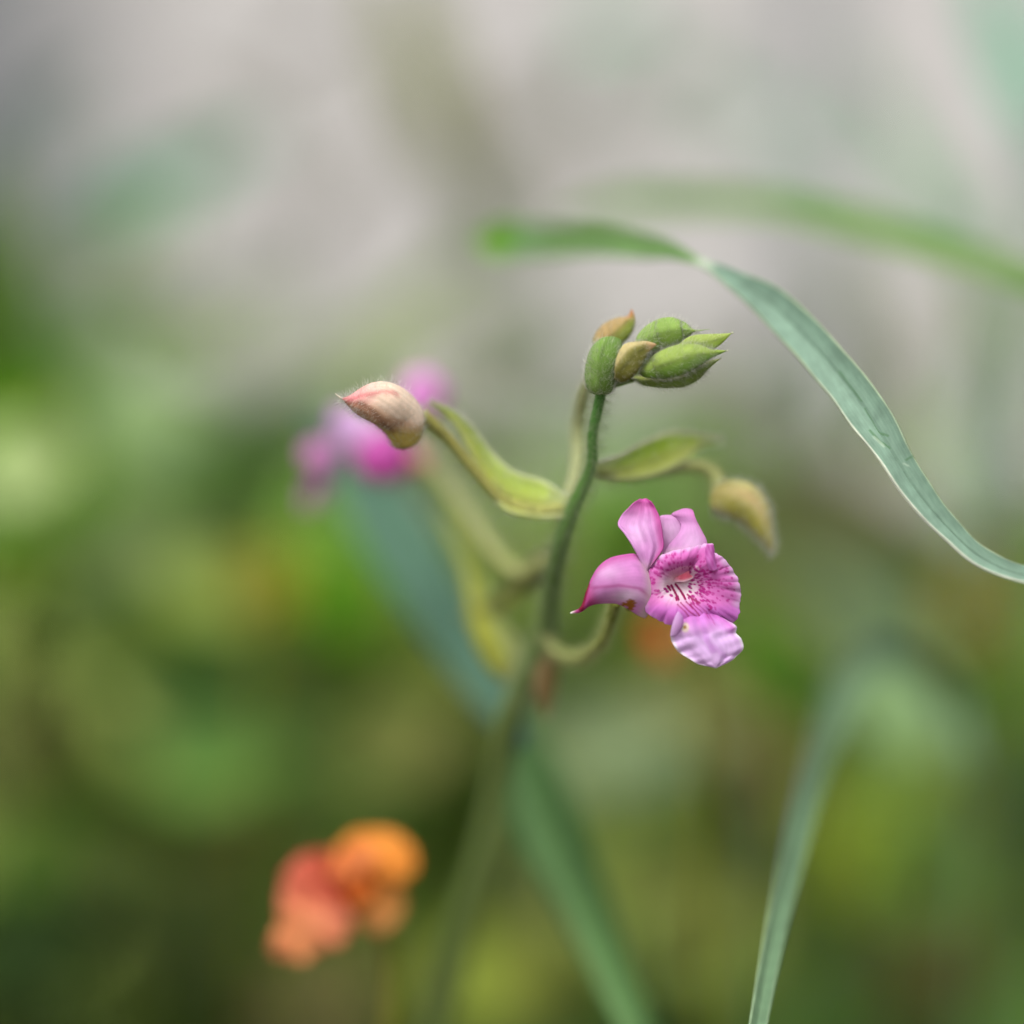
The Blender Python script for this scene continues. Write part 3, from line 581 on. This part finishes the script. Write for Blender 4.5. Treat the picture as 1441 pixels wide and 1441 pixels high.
for i in range(ns_):
    s = .02 + .98 * i / (ns_ - 1); k = s ** .85
    X = cpx[0] + (rp[:, 0] - cpx[0]) * k; Y = cpx[1] + (rp[:, 1] - cpx[1]) * k
    base_d = 1.5 * (1 - ss(0.0, .42, np.array([s]))[0]) - 1.1 * math.sin(math.pi * min(1, max(0, (s - .25) / .75))) ** 1
    ruf = .2 * ss(.55, 1, np.array([s]))[0] * (np.sin(th * 9 + 1) * .6 + np.sin(th * 17) * .4 + .3 * np.sin(th * 31))
    fold = .02 * np.sin(th * 24) * ss(.35, .8, np.array([s]))[0]
    dd = base_d + rp[:, 2] * k + ruf + fold
    for j in range(nt_): V[i, j] = P(X[j], Y[j], dd[j])
    CX[i], CY[i], SS[i] = X, Y, s
lip = obj('lip', V.reshape(-1, 3), grid_faces(ns_, nt_, True), M_att, fl, c_lip(CX.ravel(), CY.ravel(), SS.ravel()), thick=.0002)
# lower lobe of the lip, paler, hanging in front
def c_low(px, py, u, v):
    x = (px - 780) / .22207; y = (py - 660) / .22207; n = len(x)
    c = mix(T_(alb((206, 112, 198)), n), T_(alb((228, 190, 236)), n), ss(950, 1080, y + .15 * (x - 900) * np.sin(x * .02)))
    edge = np.maximum(ss(.93, 1, v), ss(.86, 1, np.abs(2 * u - 1)) * ss(.25, .5, v))
    c = mix(c, T_(alb((244, 234, 242)), n), edge)
    for ln, wd, k in (([(930, 960), (960, 1060), (1000, 1150)], 16, .5), ([(880, 970), (900, 1050), (960, 1080)], 14, .35), ([(1000, 960), (1070, 1010), (1140, 1040)], 10, .3), ([(1000, 1120), (1040, 1150), (1080, 1190)], 16, .4)):
        c = mix(c, T_(alb((206, 142, 216)), n), k * (1 - ss(wd * .4, wd * 1.8, seg_d(x, y, ln))))
    for ln, wd, k in stripes[5:]: c = mix(c, T_(alb((190, 60, 150)), n), k * (1 - ss(wd * .6, wd * 1.4, seg_d(x, y, ln))))
    d = np.hypot(x - 826, y - 1010); c = mix(c, T_(alb((226, 210, 190)), n), 1 - ss(16, 30, d)); c = mix(c, T_(alb((160, 120, 50)), n), 1 - ss(6, 12, d))
    return c * veins(u, v, 60, .04)
lowA = zz(ZF, [(835, 850, 1.2), (800, 920, -.6), (758, 985, -1.9), (738, 1040, -2.2), (748, 1100, -1.8), (790, 1160, -1.6), (850, 1200, -1.6), (920, 1238, -1.5), (1022, 1258, -1.4)])
lowB = zz(ZF, [(925, 850, 1.2), (1015, 915, -.1), (1095, 962, -1.0), (1152, 1000, -1.2), (1150, 1040, -1.4), (1184, 1080, -1.4), (1194, 1140, -1.2), (1130, 1205, -1.2), (1026, 1258, -1.4)])
blade('lip_lobe', lowA, lowB, M_att, fl, n=90, m=70, bulge=.0, col=c_low, ruffle=.3, rf=4.5, thick=.0002, hook=lambda u, v: (.12 * np.sin(u * 21 + v * 3) + .7 * np.sin(u * 3.14)) * np.sin(np.pi * v) ** .6)
blade('lip_flap', zz(ZF, [(735, 1060, -2.4), (745, 1000, -2.8), (765, 940, -3), (785, 905, -3)]), zz(ZF, [(800, 1010, -2.2), (812, 985, -2.5), (812, 940, -2.8), (790, 905, -3)]), M_att, fl, n=24, m=14, bulge=.2,
      col=lambda px, py, u, v: mix(T_(alb((222, 180, 226)), len(u)), T_(alb((206, 146, 208)), len(u)), u), thick=.0002)
# upright crest where the rim folds, upper right
blade('lip_flap', zz(ZF, [(985, 640, -1.5), (965, 590, -2), (958, 540, -2), (962, 500, -2), (970, 474, -2)]), zz(ZF, [(1030, 640, -1.5), (1018, 590, -1.5), (1012, 540, -1.6), (1010, 505, -1.8), (1004, 478, -2)]), M_att, fl, n=30, m=24, bulge=.3,
      col=lambda px, py, u, v: mix(T_(alb((184, 70, 156)), len(u)), T_(alb((216, 128, 204)), len(u)), .6 + .4 * np.sin(u * 13 + v * 5) * np.sin(v * 11 + u * 3)), thick=.0002)
# column in the throat
inflate('column', zz(ZF, [(715, 725, 1.9), (745, 662, 1.1), (795, 632, .7), (850, 622, .5), (885, 628, .5), (892, 650, .6)]), zz(ZF, [(718, 727, 1.9), (765, 716, 1.1), (810, 716, .8), (850, 708, .6), (882, 688, .6), (894, 656, .6)]), M_body, fl, n=30, m=24, depth=.22,
        col=lambda px, py, u, v: mix(mix(T_(alb((236, 176, 200)), len(u)), T_(alb((222, 100, 124)), len(u)), ss(.1, .5, u) * ss(.2, .5, v)), T_(alb((240, 206, 216)), len(u)), ss(.75, 1, u)))
# ================================================================ SECOND PINK FLOWER (behind, on the same plant)
f2 = inflate('flower', [(600, 640, 62), (570, 622, 62), (530, 625, 61), (505, 640, 60)], [(598, 668, 62), (565, 655, 62), (530, 650, 61), (508, 648, 60)], M_body, plant, n=16, m=14, depth=.8, col=gcol((196, 130, 110), (214, 130, 190)),
             label='out-of-focus pink flower behind the left bud')
def p2(A, B, c1, c2, bulge=.2): blade('petal', A, B, M_att, f2, n=24, m=12, bulge=bulge, col=lambda *a: gcol(c1, c2)(*a) * np.array([.84, .98, .88]), thick=.0003)
p2([(470, 575, 60), (466, 610, 60), (490, 640, 60), (540, 640, 60)], [(474, 573, 60), (520, 585, 58), (545, 605, 58), (545, 638, 60)], (214, 140, 214), (248, 214, 244))
p2([(570, 560, 64), (570, 532, 64), (600, 524, 64), (625, 545, 64)], [(560, 600, 62), (590, 590, 62), (618, 575, 63), (626, 547, 64)], (226, 150, 210), (232, 130, 212))
p2([(515, 610, 58), (500, 640, 58), (510, 670, 58), (545, 680, 58)], [(560, 600, 58), (575, 630, 58), (572, 665, 58), (547, 681, 58)], (222, 110, 196), (206, 38, 158), .35)
p2([(480, 632, 62), (455, 620, 62), (428, 628, 62), (426, 648, 62)], [(478, 642, 62), (465, 662, 62), (445, 668, 62), (427, 650, 62)], (206, 130, 190), (230, 140, 206))
p2([(468, 650, 64), (450, 668, 64), (425, 695, 66), (428, 718, 66)], [(474, 655, 64), (465, 685, 64), (450, 710, 66), (430, 719, 66)], (206, 140, 190), (220, 150, 200))
# ================================================================ OTHER FLOWERS AND LEAVES
def orange(name, px, py, d, scale, label, lobes):
    b = P(px + 40, 1441, d + 6); e = empty(name, (b[0] + .01, b[1] + .01, 0), label, 'flowering plant')
    tube('stem', [(px + 45, py + 30, d + 3, .8), (px + 60, py + 90, d + 4, .8), (px + 62, py + 190, d + 5, .9)], leafmat((118, 120, 36)), e, ground=True)
    for q, (A, B, c1, c2) in enumerate(lobes):
        f = lambda L: [(px + x * scale, py + y * scale, d + z) for x, y, z in L]
        blade('petal', f(A), f(B), M_att, e, n=26, m=16, bulge=.08, col=gcol(c1, c2), ruffle=1.6, rf=2.2, thick=.0003)
    return e
# coordinates relative to (490,1250)
orange('orange_flower', 488, 1254, 48, .95, 'out-of-focus orange and red flower at the lower left', [
    ([(10, 10, 0), (-25, -50, 0), (20, -86, 0), (70, -86, 0), (100, -60, 0)], [(20, 5, 0), (50, -22, -2), (80, -14, -2), (101, -30, 0), (101, -58, 0)], (222, 128, 46), (240, 160, 66)),
    ([(10, -5, 0), (0, 25, 0), (20, 52, 0), (50, 62, 0)], [(40, -20, 0), (75, -15, 0), (84, 25, 0), (54, 62, 0)], (204, 132, 30), (238, 172, 108)),
    ([(20, -20, -1), (-30, -60, -2), (-70, -50, -2), (-95, -20, -1)], [(25, 20, -1), (-20, 30, -2), (-60, 20, -2), (-94, -18, -1)], (186, 70, 40), (214, 112, 88)),
    ([(-10, 0, -2), (-60, -25, -2), (-95, -5, -2), (-98, 35, -2)], [(0, 40, -2), (-30, 60, -2), (-70, 60, -2), (-96, 37, -2)], (208, 96, 74), (220, 130, 96)),
    ([(-30, -30, -4), (-10, -58, -4), (20, -70, -4), (40, -60, -4)], [(-20, -20, -4), (10, -20, -4), (36, -30, -4), (44, -52, -4)], (228, 130, 70), (232, 146, 84)),
    ([(-10, 0, -4), (10, -20, -4), (40, -10, -4)], [(-5, 10, -4), (20, 22, -4), (42, 8, -4)], (196, 92, 30), (206, 110, 40)),
    ([(-100, 60, -4), (-112, 75, -5), (-110, 92, -4)], [(-90, 62, -4), (-90, 85, -5), (-104, 96, -4)], (232, 150, 100), (236, 164, 110)),
    ([(5, 30, -3), (-80, 15, -3), (-105, 60, -3), (-112, 85, -3), (-85, 100, -3)], [(8, 45, -3), (-5, 75, -3), (-40, 88, -3), (-62, 102, -3), (-82, 101, -3)], (218, 124, 96), (236, 164, 100))])
orange('orange_flower', 925, 892, 95, .7, 'faint orange flower hidden behind the spotted pink flower', [
    ([(-30, 0, 0), (-20, -25, 0), (10, -35, 0), (40, -10, 0)], [(-28, 5, 0), (-10, 20, 0), (20, 20, 0), (41, -8, 0)], (214, 130, 50), (226, 120, 60)),
    ([(-10, 10, 0), (-15, 35, 0), (5, 50, 0), (30, 45, 0)], [(15, 5, 0), (35, 10, 0), (42, 30, 0), (32, 44, 0)], (200, 96, 50), (214, 100, 66))])
def leafthing(name, label, cat, pts, colf, ground_at=None, **kw):
    q = pts[-1]; w0 = P(*q[:3]); e = empty(name, (w0[0], w0[1], 0), label, cat)
    strap('leaf', pts, M_leafatt, e, col=colf, **kw)
    W = np.array([[w0[0], w0[1], w0[2] * (1 - t) - .003 * t] for t in np.linspace(0, 1, 14)])
    tubew('stalk', W, np.full(14, .0014), leafmat((110, 140, 84)), e, m=8); return e
def c_arch(px, py, u, v):
    n = len(u); g = glau((126, 154, 134), (118, 146, 126), (164, 182, 150))(px, py, u, v)
    c = mix(g, T_(alb((100, 152, 30)), n), 1 - ss(690, 780, px)); c = mix(c, T_(alb((108, 142, 84)), n), ss(700, 780, px) * (1 - ss(970, 1010, px)))
    c = c * (1 + .05 * np.sin(px * .05 + u * 9) * np.sin(py * .04 + 2) + .03 * np.sin(px * .37 + u * 21) + .035 * np.sin(u * 130))[:, None]
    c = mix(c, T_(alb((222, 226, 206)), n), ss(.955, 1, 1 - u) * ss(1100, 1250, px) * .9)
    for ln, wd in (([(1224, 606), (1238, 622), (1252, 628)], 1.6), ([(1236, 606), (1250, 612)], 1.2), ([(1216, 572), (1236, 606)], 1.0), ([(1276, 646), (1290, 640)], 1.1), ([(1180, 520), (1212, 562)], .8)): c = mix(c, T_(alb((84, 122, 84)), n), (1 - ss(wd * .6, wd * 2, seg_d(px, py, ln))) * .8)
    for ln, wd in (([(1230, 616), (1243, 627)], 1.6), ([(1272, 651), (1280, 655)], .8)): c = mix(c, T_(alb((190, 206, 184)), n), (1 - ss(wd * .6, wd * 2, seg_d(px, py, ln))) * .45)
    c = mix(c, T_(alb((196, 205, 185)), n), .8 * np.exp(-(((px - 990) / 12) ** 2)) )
    return c
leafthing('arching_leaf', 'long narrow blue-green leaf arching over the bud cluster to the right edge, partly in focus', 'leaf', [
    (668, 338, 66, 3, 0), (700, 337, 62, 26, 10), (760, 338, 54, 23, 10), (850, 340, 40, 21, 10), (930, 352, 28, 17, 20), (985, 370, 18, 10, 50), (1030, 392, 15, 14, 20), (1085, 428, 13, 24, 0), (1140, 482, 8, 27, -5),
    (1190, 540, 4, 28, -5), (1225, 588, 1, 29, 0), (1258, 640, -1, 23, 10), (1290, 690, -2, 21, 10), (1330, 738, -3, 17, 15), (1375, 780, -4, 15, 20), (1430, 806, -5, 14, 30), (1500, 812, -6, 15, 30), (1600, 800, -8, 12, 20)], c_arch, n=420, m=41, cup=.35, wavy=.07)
leafthing('strap_leaf', 'soft green strap leaf arching behind the in-focus leaf at the upper right', 'leaf', [
    (780, 310, 110, 3, 0), (850, 290, 105, 18, 20), (960, 282, 95, 20, 20), (1080, 288, 85, 22, 20), (1200, 312, 75, 26, 20), (1310, 345, 68, 26, 20), (1441, 386, 62, 24, 20), (1580, 430, 60, 22, 20)],
    glau((118, 146, 88), (106, 138, 76), (110, 140, 84)), cup=.3)
leafthing('grass_blade', 'narrow blue-green blade rising from the bottom edge right of centre and bending over', 'leaf', [
    (1370, 1080, 110, 3, 0), (1345, 1010, 118, 18, -20), (1300, 955, 112, 24, -30), (1245, 925, 102, 25, -30), (1200, 950, 86, 25, -10), (1160, 1030, 64, 25, 20), (1133, 1120, 38, 22, 20), (1112, 1210, 26, 20, 20), (1090, 1310, 14, 17, 20), (1066, 1441, 3, 14, 20), (1040, 1600, -4, 13, 20)],
    glau((118, 148, 112), (104, 134, 100), (130, 154, 118)), cup=.5)
